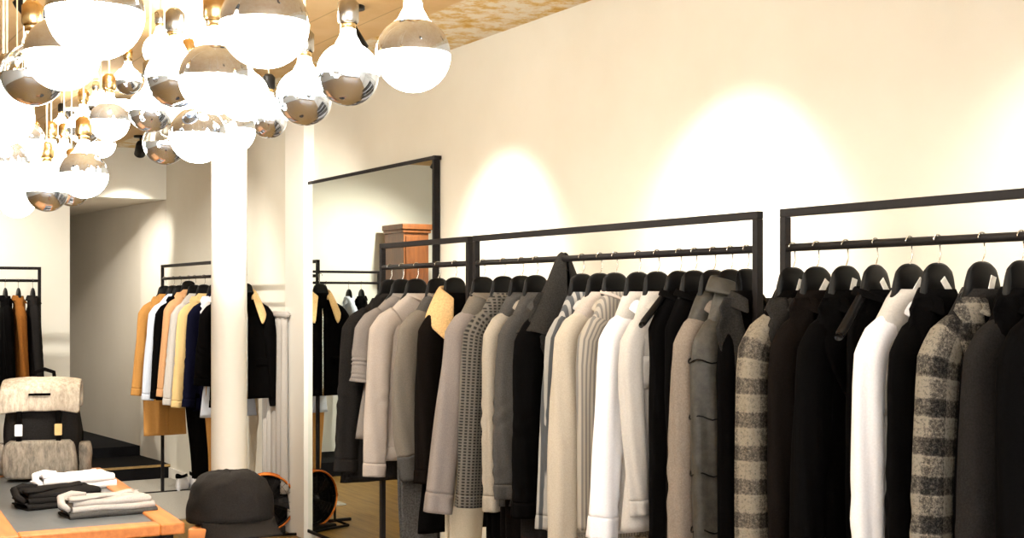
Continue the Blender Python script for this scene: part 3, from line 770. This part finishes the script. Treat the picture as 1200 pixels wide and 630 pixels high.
def folded(name, label, cat, cpx, w, d, h, mat, rot, layers=3, seed=0, inner=None):
    c = tpt(*cpx)
    t = thing(name, label, cat, (c.x, c.y, TZ-.008 if name != 'x' else TZ), rot)
    # each layer is a length of cloth doubled over: its far edge is one round fold
    for l in range(layers):
        ww = w*(1-.05*l); dd = d*(1-.07*l); z0 = h*l/layers; th = h/layers*.96
        prof = []
        for i in range(8): prof.append((dd/2 - dd*i/7, th*.54))                       # upper ply, right to left
        for i in range(1, 6):
            a = PI*i/6; prof.append((-dd/2 - math.sin(a)*th*.42, th*.5 + math.cos(a)*th*.42))
        for i in range(8): prof.append((-dd/2 + dd*i/7, th*.08))
        top = [(y, z + th*.38) if i < 8 else (y, z) for i, (y, z) in enumerate(prof)]
        n = len(top); m = 22; vs = []
        for j in range(m):
            f = j/(m-1); x = -ww/2 + ww*f
            for i, (y, z) in enumerate(top):
                nz = noise.noise(Vector((x*11+seed, y*11, l*5.1))); n2 = noise.noise(Vector((x*30, y*14+seed, l)))
                up = 1 if i < 8 else .4
                e = .008*math.cos(y*30+seed)*(1 if j in (0, m-1) else 0)
                vs.append(Vector((x + e + .008*nz, y + .01*noise.noise(Vector((x*8, seed, l))), z0 + z + up*(.006*nz + .003*n2) + (.002 if up == 1 else 0))))
        o = mesh_obj('folded_layer', vs, grid_faces(m, n, False), mat if l != 0 or inner is None else inner, t)
        solid(o, .006, 1)
    # a sleeve laid flat and slanting across the top
    vs = []; n = 16; m = 22
    for i in range(m):
        f = i/(m-1); x = -w*.47 + w*.8*f; y = -d*.38 + d*.5*f
        for k in range(n):
            a = 2*PI*k/n
            vs.append(Vector((x, y + math.cos(a)*d*.17*(1-.25*f), h*1.02 + math.sin(a)*.007 + .004 + .004*noise.noise(Vector((x*20, math.cos(a), seed))))))
    fs = grid_faces(m, n); fs.append(list(range(n))[::-1]); fs.append([(m-1)*n+k for k in range(n)])
    mesh_obj('folded_sleeve', vs, fs, mat, t)
    # rolled collar at the left end
    MB().tube([(-w*.47, -d*.42, h*.5), (-w*.53, -d*.2, h*.75), (-w*.5, d*.1, h*1.0), (-w*.36, d*.25, h*1.12), (-w*.22, d*.1, h*1.12)], [.008, .013, .014, .013, .008], 10).build('rolled_collar', mat, t, True)
    return t
fr = ang + PI/2 + PI
folded('folded_shirt', 'folded white garment lying behind the grey one on the table', 'folded clothes', (86, 568), .27, .16, .05, Fb['white'], fr+.1, 2, 1)
folded('folded_sweater', 'folded dark garment between white and grey ones on the table', 'folded clothes', (66, 587), .27, .2, .055, Fb['charcoal'], fr+.15, 3, 4)
folded('folded_sweater', 'folded grey jersey at the front of the table inset', 'folded clothes', (124, 597), .28, .17, .055, Fb['light_grey'], fr+.06, 3, 9, Fb['mid_grey'])

# backpack
bp = tpt(50, 557)
t = thing('backpack', 'grey and black flap backpack standing on the table', 'backpack', (bp.x, bp.y, TZ+.001), -math.radians(31)+.25)
HB = .375
def bag(w0, w1, d0, d1, z0, z1, p=4.0, cx=0, cy=0, bulge=.03, seed=0, rows=14, n=40):
    vs = []
    for i in range(rows):
        f = i/(rows-1); z = z0+(z1-z0)*f; b = 1 + bulge*math.sin(f*PI)
        e = 1 - (.1*(1-min(1, f/.12))**2) - (.12*max(0, (f-.86)/.14)**2)
        for k in range(n):
            a = 2*PI*k/n; c_, s_ = math.cos(a), math.sin(a)
            w = (w0+(w1-w0)*f)/2*b*e; d = (d0+(d1-d0)*f)/2*b*e
            nn = noise.noise(Vector((c_*2+seed, s_*2, z*14)))*.006
            vs.append(Vector((cx + math.copysign(abs(c_)**(2/p), c_)*(w+nn), cy + math.copysign(abs(s_)**(2/p), s_)*(d+nn), z)))
    fs = grid_faces(rows, n); vs.append(Vector((cx, cy, z0))); vs.append(Vector((cx, cy, z1)))
    for k in range(n):
        fs.append([(k+1) % n, k, len(vs)-2]); fs.append([(rows-1)*n+k, (rows-1)*n+(k+1) % n, len(vs)-1])
    return vs, fs
def canvas(name, lo, hi):
    m, nt, b = new_mat(name); v, s = coords(nt)
    mp = nd(nt, 'ShaderNodeMapping'); mp.inputs['Scale'].default_value = (70, 70, 22); L(nt, v, mp.inputs[0])
    n1 = noise_n(nt, mp.outputs[0], 1, 5, .7)
    L(nt, ramp(nt, n1, [(.35, hexc(lo)), (.62, hexc(hi))]), b.inputs['Base Color']); b.inputs['Roughness'].default_value = .95
    bump(nt, b, n1, .4, .002); return m
PK = canvas('grey_pack_canvas', '5F584F', '8F8577')
PL = canvas('pale_pack_canvas', '958A7B', 'BFB4A3')
vs, fs = bag(.29, .26, .16, .15, 0, HB-.02); mesh_obj('body', vs, fs, Fb['charcoal'], t)
vs, fs = bag(.27, .25, .07, .06, .005, .15, 4, 0, -.1, .06, 3); pk = mesh_obj('front_pocket', vs, fs, PK, t)
vs, fs = bag(.055, .05, .09, .08, .01, .13, 3, -.158, -.0, .06, 5); mesh_obj('side_pocket', vs, fs, PK, t)
vs, fs = bag(.055, .05, .09, .08, .01, .13, 3, .158, -.0, .06, 6); mesh_obj('side_pocket', vs, fs, PK, t)
# flap: sheet that goes over the top and down the front
prof = [(.085, .27), (.088, .33), (.075, HB-.005), (.03, HB+.012), (-.03, HB+.012), (-.078, HB-.008), (-.1, .34), (-.106, .30), (-.109, .262)]
vs = []; n = 16
for y, z in prof:
    for k in range(n):
        u = -1+2*k/(n-1); vs.append(Vector((u*.148, y + .003*math.sin(u*9+z*40), z - .012*abs(u)**4 + .003*noise.noise(Vector((u*3, z*20, 1))))))
fl = solid(mesh_obj('flap', vs, grid_faces(len(prof), n, False), PL, t), .01, 1)
mb = MB(); mb.box(-.04, .04, -.118, -.104, .325, .333); mb.build('label_patch', Fb['black'], fl)
for x, m_ in ((-.075, Fb['white']), (.07, Fb['sand'])):
    mb = MB(); mb.box(x-.009, x+.009, -.125, -.085, .135, .265); st = mb.build('strap', Fb['black'], t, False, .002)
    mb = MB(); mb.box(x-.014, x+.014, -.131, -.12, .17, .215); mb.build('buckle', m_, st, False, .003)
MB().tube([(-.04, .07, HB-.01), (-.035, .07, HB+.03), (0, .07, HB+.042), (.035, .07, HB+.03), (.04, .07, HB-.01)], .008, 8).build('carry_handle', Fb['black'], t, True)
for sx in (-1, 1):
    MB().tube([(sx*.08, .08, HB-.03), (sx*.11, .13, .28), (sx*.13, .14, .15), (sx*.13, .09, .03)], .014, 8).build('shoulder_strap', Fb['black'], t, True)

# ---------------------------------------------------------------- cap on a wooden block
CY = 2.85; cz = EYE - (608-350)/F*CY
cp = cam_pt(270, 615, CY)
t = thing('display_block', 'small orange wooden block under the black cap', 'display block', (cp.x, cp.y, 0), -math.radians(31))
mb = MB(); mb.box(-.07, .06, -.1, .06, .05, cz-.004); mb.build('block_body', M['orange_wood'], t, False, .004)
mb = MB(); mb.box(-.075, .065, -.09, .05, 0, .05); mb.build('block_base', M['metal'], t, False, .004)
capm = fabric('black_cap_cotton', '262321', .25, 300, .8, .4)
t = thing('baseball_cap', 'black curved-brim baseball cap in the lower foreground', 'cap', (cp.x, cp.y, cz), -math.radians(31)+.6)
n, rows = 48, 18; vs = []
for i in range(rows):
    f = i/(rows-1)
    for k in range(n):
        a = 2*PI*k/n; c_, s_ = math.cos(a), math.sin(a)
        rr = math.cos(f*PI/2)**.5
        x = c_*.092*rr; y = s_*.108*rr
        z = .106*math.sin(f*PI/2)**.85
        # front (-y) panels stand fuller; six seams
        z += .006*max(0, -s_)*rr
        seam = -.0018*math.exp(-((((a/(PI/3)) % 1)-.5)/.06)**2) if f > .05 else 0
        x += c_*seam; y += s_*seam
        nn = .004*noise.noise(Vector((c_*3, s_*3, f*5)))
        vs.append(Vector((x+c_*nn, y+s_*nn, z+nn)))
cr = mesh_obj('crown', vs, grid_faces(rows, n), capm, t); solid(cr, .003)
MB().lathe([(0, .004), (.006, .003), (.008, 0), (.008, -.003)], 14, (0, 0, .107)).build('top_button', capm, cr, True)
vs = []; R_, K_ = 10, 24
for j in range(R_):
    s = j/(R_-1)
    for k in range(K_):
        u = -1+2*k/(K_-1); a = -PI/2 + u*PI*.36
        x = math.cos(a)*.092*(1+.02*s) ; y = math.sin(a)*.108 - .085*s*(math.cos(u*PI/2)**.55)
        vs.append(Vector((x, y, .004 - .016*s - .028*(u*u)*s**.8 + .003)))
solid(mesh_obj('brim', vs, grid_faces(R_, K_, False), capm, t), .004)
for sx in (-1, 1):
    for yy in (-.6, .5):
        a = math.atan2(yy, sx*.8); f = .62; rr = math.cos(f*PI/2)**.62
        MB().lathe([(.002, .0015), (.004, .001), (.004, -.001)], 10, (math.cos(a)*.093*rr, math.sin(a)*.109*rr, .106*math.sin(f*PI/2)**.85+.002)).build('eyelet', M['black_gloss'], cr, True)

# ---------------------------------------------------------------- round black fan with copper rim, near the mirror
fc = cam_pt(312, 588, 8.2)
t = thing('floor_fan', 'round black floor fan with copper rim beside the cap', 'fan', (fc.x, fc.y, 0), math.radians(-20))
zc = max(.2, fc.z)
RX = Matrix.Rotation(PI/2, 4, 'X')
def torus(mb, R, r, c, n=48, m=10):
    pts = [Vector((math.cos(2*PI*i/n)*R, 0, math.sin(2*PI*i/n)*R)) + Vector(c) for i in range(n)]
    vs = []
    for i in range(n):
        d = Vector((math.cos(2*PI*i/n), 0, math.sin(2*PI*i/n)))
        for k in range(m):
            a = 2*PI*k/m; vs.append(pts[i] + d*math.cos(a)*r + Vector((0, math.sin(a)*r, 0)))
    fs = [[i*m+k, ((i+1) % n)*m+k, ((i+1) % n)*m+(k+1) % m, i*m+(k+1) % m] for i in range(n) for k in range(m)]
    mb.add(vs, fs)
RF = .18
mb = MB(); torus(mb, RF, .0075, (0, -.03, zc)); mb.build('rim', M['copper'], t, True)
mb = MB(); torus(mb, RF, .0075, (0, .03, zc)); mb.build('rim', M['copper'], t, True)
mb = MB(); mb.lathe([(RF-.004, -.028), (RF-.004, .028), (RF-.009, .028), (RF-.009, -.028), (RF-.004, -.028)], 48, (0, 0, zc), RX); mb.build('housing', M['black_gloss'], t, True)
mb = MB(); mb.lathe([(0, -.02), (RF-.01, -.02), (RF-.01, -.016), (0, -.016)], 48, (0, 0, zc), RX); mb.build('back_plate', M['black_gloss'], t, True)
mb = MB(); mb.lathe([(0, .045), (.02, .043), (.03, .03), (.032, -.01)], 24, (0, 0, zc), RX); mb.build('hub', M['metal'], t, True)
for i in range(5):
    mb = MB(); vs = []
    for j in range(8):
        s = j/7; r = .03 + (RF-.05)*s
        for q in range(6):
            a = 2*PI*i/5 + (-.32+.64*q/5)*(.8+.2*s); vs.append(Vector((math.cos(a)*r, -.005 + .03*(q/5-.5), zc + math.sin(a)*r)))
    mb.add(vs, grid_faces(8, 6, False)); solid(mb.build('blade', M['metal'], t, True), .002)
mb = MB()
for R in (.05, .08, .11, .14): torus(mb, R, .0013, (0, -.036, zc), 36, 5)
for i in range(16):
    a = 2*PI*i/16; mb.tube([(math.cos(a)*.02, -.038, zc+math.sin(a)*.02), (math.cos(a)*RF, -.034, zc+math.sin(a)*RF)], .0013, 5)
mb.build('grille', M['metal'], t, True)
for sx in (-1, 1):
    MB().tube([(sx*(RF+.012), 0, zc), (sx*(RF+.012), .0, .03), (sx*(RF+.012), -.13, .012), ], .009, 8).build('stand_arm', M['black_gloss'], t, True)
    MB().lathe([(0, -.012), (.018, -.012), (.02, 0), (.018, .012), (0, .012)], 16, (sx*(RF+.014), 0, zc), Matrix.Rotation(PI/2, 4, 'Y')).build('knob', M['black_gloss'], t, True)
MB().tube([(-RF-.012, .13, .012), (RF+.012, .13, .012)], .009, 8).build('foot_bar', M['black_gloss'], t, True)
MB().tube([(-RF-.012, -.13, .012), (RF+.012, -.13, .012)], .009, 8).build('foot_bar', M['black_gloss'], t, True)
mb = MB(); mb.box(-.12, .12, -.1, .12, .0, .03); mb.build('base_plate', M['black_gloss'], t, False, .01)

# ---------------------------------------------------------------- white and black trainers
def shoe(label, px, rot):
    Y = 1.488*F/(px[1]-350); c = cam_pt(px[0], px[1], Y)
    t = thing('trainer', label, 'shoe', (c.x, c.y, .012), rot, 'trainers on the grey mat')
    n, rows = 28, 12
    def outline(f, a, zs=1):
        return
    vs = []
    for i in range(6):
        z = .0 + .028*i/5
        for k in range(n):
            a = 2*PI*k/n; y = math.sin(a)*.135; w = .046 + .008*math.sin(a) ; vs.append(Vector((math.cos(a)*w*(1-.25*max(0, -math.sin(a))), y, z)))
    fs = grid_faces(6, n); fs += [list(range(n))[::-1], [5*n+k for k in range(n)]]
    mesh_obj('sole', vs, fs, Fb['white'], t)
    vs = []
    for i in range(rows):
        f = i/(rows-1); z = .026 + .075*f
        for k in range(n):
            a = 2*PI*k/n; s_ = math.sin(a)
            front = max(0, s_)
            y = s_*.13*(1 - .62*front*f**.8) - .03*f*0; w = (.044+.006*s_)*(1-.25*f)
            vs.append(Vector((math.cos(a)*w, y - .0*f, z - .02*front*f)))
    mesh_obj('upper', vs, grid_faces(rows, n), Fb['white'], t); 
    vs = []
    for i in range(4):
        z = .096 + .022*i/3
        for k in range(n):
            a = 2*PI*k/n; s_ = math.sin(a); y = s_*.13*(1-.62*max(0, s_)); vs.append(Vector((math.cos(a)*.037, y, z - .02*max(0, s_))))
    solid(mesh_obj('ankle_collar', vs, grid_faces(4, n), Fb['black'], t), .006)
    for j in range(4):
        MB().tube([(-.024, .03+.018*j, .088-.012*j), (0, .03+.018*j, .098-.012*j), (.024, .03+.018*j, .088-.012*j)], .003, 6).build('lace', Fb['black'], t, True)
shoe('left white trainer with black collar under the far rack', (213, 572), -.5)
shoe('right white trainer with black collar under the far rack', (228, 569), -.3)

# ---------------------------------------------------------------- bulbs
PLACED = []
def bulb(x, y, r, kind, where, R=.0625):
    for q in (1, .94, 1.07, .88, 1.14, .82, 1.22, .76, 1.3, 1.4, .7):
        Y = F*R*q/r; c = cam_pt(x, y, Y)
        if all((c-p).length > .003 + R*q + r_ for p, r_ in PLACED): break
    R *= q; PLACED.append((c, R))
    t = thing('globe_bulb', where, 'light bulb', c, random.random()*3, 'hanging globe bulbs')
    s = R/.0625
    prof = []
    for i in range(23):
        a = -PI/2 + (PI*.86)*i/22; prof.append((.0625*math.cos(a), .0625*math.sin(a)))
    up = [(.022, .066), (.0165, .076), (.0145, .09)]
    eq = .0 if kind != 'U' else -.004
    lower = [p for p in prof if p[1] <= eq] + [(math.sqrt(.0625**2-eq**2), eq)]
    upper = [(math.sqrt(.0625**2-eq**2), eq)] + [p for p in prof if p[1] > eq] + up
    lower = [(q*s, z*s) for q, z in lower]; upper = [(q*s, z*s) for q, z in upper]
    if kind == 'U': a_, b_ = M['glow'], M['chrome']
    elif kind == 'L': a_, b_ = M['chrome'], M['glow']
    elif kind == 'C': a_, b_ = M['glass'], M['chrome']
    else: a_, b_ = M['glow'], M['glow']
    if kind == 'L':   # mirrored shoulder band but bright neck
        nk = [p for p in upper if p[1] > .052*s]; sh_ = [p for p in upper if p[1] <= .056*s]
        MB().lathe(nk, 32).build('glass_neck', M['glow'], t, True)
        MB().lathe(sh_, 40).build('mirrored_half', b_ if False else M['chrome'], t, True)
    else:
        MB().lathe(upper, 40).build('glass' , a_, t, True)
    MB().lathe(lower, 40).build('mirrored_half' if kind in 'UC' else 'lit_glass', b_, t, True)
    if kind == 'C':
        pts = [(0, 0, .06*s)] + [(math.sin(i*1.3)*.012, math.cos(i*1.3)*.012, (.03-.006*i)*s) for i in range(8)]
        MB().tube(pts, .0012, 6).build('filament', M['glow_soft'], t, True)
    MB().lathe([(0, .088*s), (.0155*s, .088*s), (.0155*s, .1*s), (.014*s, .112*s)], 20).build('screw_base', M['brass'], t, True)
    MB().lathe([(.018*s, .1*s), (.021*s, .104*s), (.021*s, .14*s), (.012*s, .15*s), (0, .152*s)], 20).build('socket', (M['brass'], M['brass'], M['steel'], M['socket'])[int(random.random()*4)], t, True)
    MB().tube([(0, 0, .15*s), (0, 0, H-c.z-.02)], .0028, 6).build('cord', M['cord'], t, True)
    return c
BL = [
 (484, 64, 44, 'L', 'rightmost globe bulb, bright below a mirrored band'),
 (408, 87, 37, 'U', 'globe bulb with mirrored bottom, second from the right'),
 (357, 114, 33, 'U', 'globe bulb with mirrored bottom, third from the right'),
 (315, 140, 22, 'U', 'small mirrored-bottom globe right above the column'),
 (310, 28, 52, 'L', 'large globe bulb with mirrored top at the upper edge'),
 (252, 92, 42, 'L', 'large glowing globe left of the mirrored-bottom row'),
 (232, 158, 33, 'L', 'glowing globe hanging lowest left of the column top'),
 (271, 152, 28, 'L', 'glowing globe directly over the column top'),
 (193, 168, 25, 'C', 'clear globe bulb left of the glowing globes, lowest of its cluster'),
 (176, 130, 25, 'U', 'grey mirrored-bottom globe over the passage header'),
 (205, 92, 34, 'U', 'glowing globe above the grey mirrored-bottom one'),
 (112, 14, 56, 'L', 'biggest globe bulb with blue-grey mirrored top'),
 (73, 63, 43, 'L', 'big white glowing globe below the biggest bulb'),
 (38, 88, 36, 'C', 'clear globe at the left under the big white one'),
 (8, 138, 31, 'N', 'glowing globe cut by the left edge, upper'),
 (4, 192, 30, 'L', 'glowing globe cut by the left edge, lower'),
 (98, 204, 28, 'L', 'glowing globe in front of the passage header corner'),
 (55, 224, 24, 'U', 'amber-bottomed globe over the white back wall'),
 (20, 234, 21, 'N', 'lowest glowing globe over the back wall'),
 (84, 222, 20, 'U', 'small amber-bottomed globe left of the passage corner'),
 (98, 150, 19, 'U', 'small grey globe in the far cluster'),
 (128, 142, 23, 'L', 'small glowing globe behind the far cluster'),
 (150, 95, 16, 'U', 'tiny globe beyond the big white one'),
 (142, 72, 11, 'N', 'smallest far globe near the ceiling'),
 (215, 30, 17, 'N', 'small far glowing globe under the ceiling'),
 (240, 30, 26, 'N', 'far glowing globe beside the ceiling cords'),
 (60, 195, 22, 'N', 'glowing globe in the left cluster under brass cords'),
 (30, 205, 20, 'N', 'small glowing globe between left cluster and edge'),
]
BL += [
 (262, 45, 34, 'N', 'glowing globe between the large globe and the ceiling cords'),
 (222, 118, 30, 'L', 'glowing globe at the heart of the right cluster'),
 (188, 60, 20, 'N', 'glowing globe left of the right cluster, below a far cord'),
 (285, 112, 30, 'N', 'glowing globe between the mirrored-bottom row and the column top'),
 (168, 78, 13, 'U', 'small far globe right of the biggest bulb'),
 (128, 108, 12, 'N', 'small far globe below the biggest bulb'),
 (112, 124, 12, 'U', 'small far globe over the passage, upper'),
 (142, 118, 13, 'L', 'small far globe behind the grey mirrored-bottom one'),
 (88, 130, 11, 'U', 'small far globe above the small grey one'),
 (72, 150, 12, 'N', 'small far globe left of the small grey one'),
 (118, 168, 17, 'L', 'small globe just above the passage header'),
 (40, 185, 18, 'L', 'small globe above the lowest left cluster'),
 (75, 190, 19, 'N', 'glowing globe left of the one at the header corner'),
 (28, 165, 24, 'L', 'globe with mirrored band between the left edge globes'),
]
for x, y, r, kd, w in BL: bulb(x, y, r, kd, w)
# ceiling canopy bars the cords drop from
def canopy(label, p0, p1, w=.05):
    d = Vector(p1)-Vector(p0); t = thing('ceiling_canopy', label, 'ceiling mount', (p0[0], p0[1], H-.03), math.atan2(d.y, d.x), 'brass ceiling bars')
    mb = MB(); mb.box(0, d.length, -w/2, w/2, 0, .03); mb.build('bar', M['brass'], t, False, .004)
    for i in range(int(d.length/.25)):
        MB().lathe([(0, -.02), (.012, -.02), (.014, 0)], 12, (.12+.25*i, 0, 0)).build('cord_grip', M['socket'], t, True)
canopy('brass ceiling bar above the left globe cluster', (1.0, 4.2, 0), (1.2, 5.9, 0))
canopy('brass ceiling bar above the far globe cluster', (1.75, 5.2, 0), (1.9, 6.6, 0))

# ---------------------------------------------------------------- ceiling spotlights
def spot(label, loc, target, power, size, blend=.5, visible=True, col=(1, .945, .84)):
    loc = Vector(loc); target = Vector(target)
    t = thing('ceiling_spotlight', label, 'spotlight', (loc.x, loc.y, H), 0, 'black ceiling spotlights')
    d = (target-loc).normalized(); q = d.to_track_quat('-Z', 'Y').to_matrix().to_4x4()
    z0 = loc.z - H
    MB().tube([(0, 0, 0), (0, 0, z0+.02)], .008, 8).build('stem', M['socket'], t, True)
    MB().lathe([(0, 0), (.05, 0), (.05, -.015), (0, -.015)], 20).build('ceiling_plate', M['socket'], t, True)
    Mx = Matrix.Translation((0, 0, z0)) @ q
    mb = MB(); mb.lathe([(0, .06), (.032, .06), (.038, .04), (.042, -.06), (.038, -.06), (.03, -.045)], 24, (0, 0, 0), None)
    mb.v = [Mx @ v for v in mb.v]; mb.build('lamp_head', M['socket'], t, True)
    mb = MB(); mb.lathe([(0, -.044), (.032, -.044)], 24); mb.v = [Mx @ v for v in mb.v]; mb.build('lens', M['spot_glow'], t, True)
    ld = bpy.data.lights.new('spot_beam', 'SPOT'); ld.energy = power; ld.spot_size = math.radians(size); ld.spot_blend = blend
    ld.color = col; ld.shadow_soft_size = .03
    lo = bpy.data.objects.new('spot_beam', ld); COL.objects.link(lo); lo.parent = t
    lo.matrix_local = Matrix.Translation(Vector((0, 0, z0)) + d*.07) @ q
W1 = on_a(592, A_W); W2 = on_a(862, A_W)
spot('black ceiling spotlight aimed at the wall by the mirror', (2.25, W1-.1, H-.14), (A_W, W1, 1.45), 100, 66, 1)
spot('black ceiling spotlight aimed at the wall between the racks', (2.25, W2-.1, H-.14), (A_W, W2, 1.45), 100, 72, 1)
spot('black ceiling spotlight over the nearest rack', (2.25, 2.0, H-.14), (A_W, 2.0, 1.45), 50, 76, 1)
for i, (bb, pw, w) in enumerate(((1.2, 42, 'nearest rack'), (2.6, 42, 'gap between the racks'), (4.0, 46, 'middle rack'), (5.4, 46, 'rack before the mirror'))):  # unseen fill lamps added to brighten the clothes
    spot('added black fill spotlight on the room side of the ' + w, (.95, bb-.2, H-.14), (AR, bb, 1.25), pw, 70, .8)
spot('small black ceiling spotlight above the passage header', (2.63, 9.96, H-.1), (2.95, 12.2, .9), 220, 50, 1)
spot('small black ceiling spotlight seen in the mirror', (.98, 9.7, H-.1), (1.5, 10.6, .9), 110, 130, 1)
spot('black ceiling spotlight aimed at the far rack', (1.3, 8.2, H-.14), (2.8, 9.0, 1.2), 110, 75, .8)
spot('added black ceiling spotlight brightening the pilaster beside the mirror', (1.9, 5.6, H-.14), (3.0, 8.3, 1.4), 260, 55, 1)  # unseen lamp added to brighten the pilaster and the wall beside it
spot('black ceiling spotlight above the display table', (.9, 3.6, H-.14), (.9, 4.8, .8), 110, 80, .8)

# daylight let in as fill by the added shop front panes
w = bpy.data.worlds.new('day'); SC.world = w; w.use_nodes = True
nt = w.node_tree; nt.nodes.clear()
o_ = nt.nodes.new('ShaderNodeOutputWorld'); bg = nt.nodes.new('ShaderNodeBackground')
nt.links.new(bg.outputs[0], o_.inputs[0])
bg.inputs[0].default_value = (.93, .96, 1, 1); bg.inputs[1].default_value = 6

# ---------------------------------------------------------------- camera
cam = bpy.data.cameras.new('camera'); co = bpy.data.objects.new('camera', cam); COL.objects.link(co)
cam.sensor_width = 36; cam.sensor_fit = 'HORIZONTAL'; cam.lens = 36*F/1200; cam.shift_y = 35/1200
cam.clip_start = .05; cam.clip_end = 100
co.location = (0, 0, EYE); co.rotation_euler = (PI/2, 0, -math.atan2(SA, CA))
SC.camera = co
SC.view_settings.view_transform = 'Standard'; SC.view_settings.look = 'None'; SC.view_settings.gamma = 1
SC.view_settings.use_curve_mapping = False; SC.view_settings.exposure = 0.68
SC.cycles.max_bounces = 8; SC.cycles.sample_clamp_indirect = 6
SC.cycles.use_denoising = True
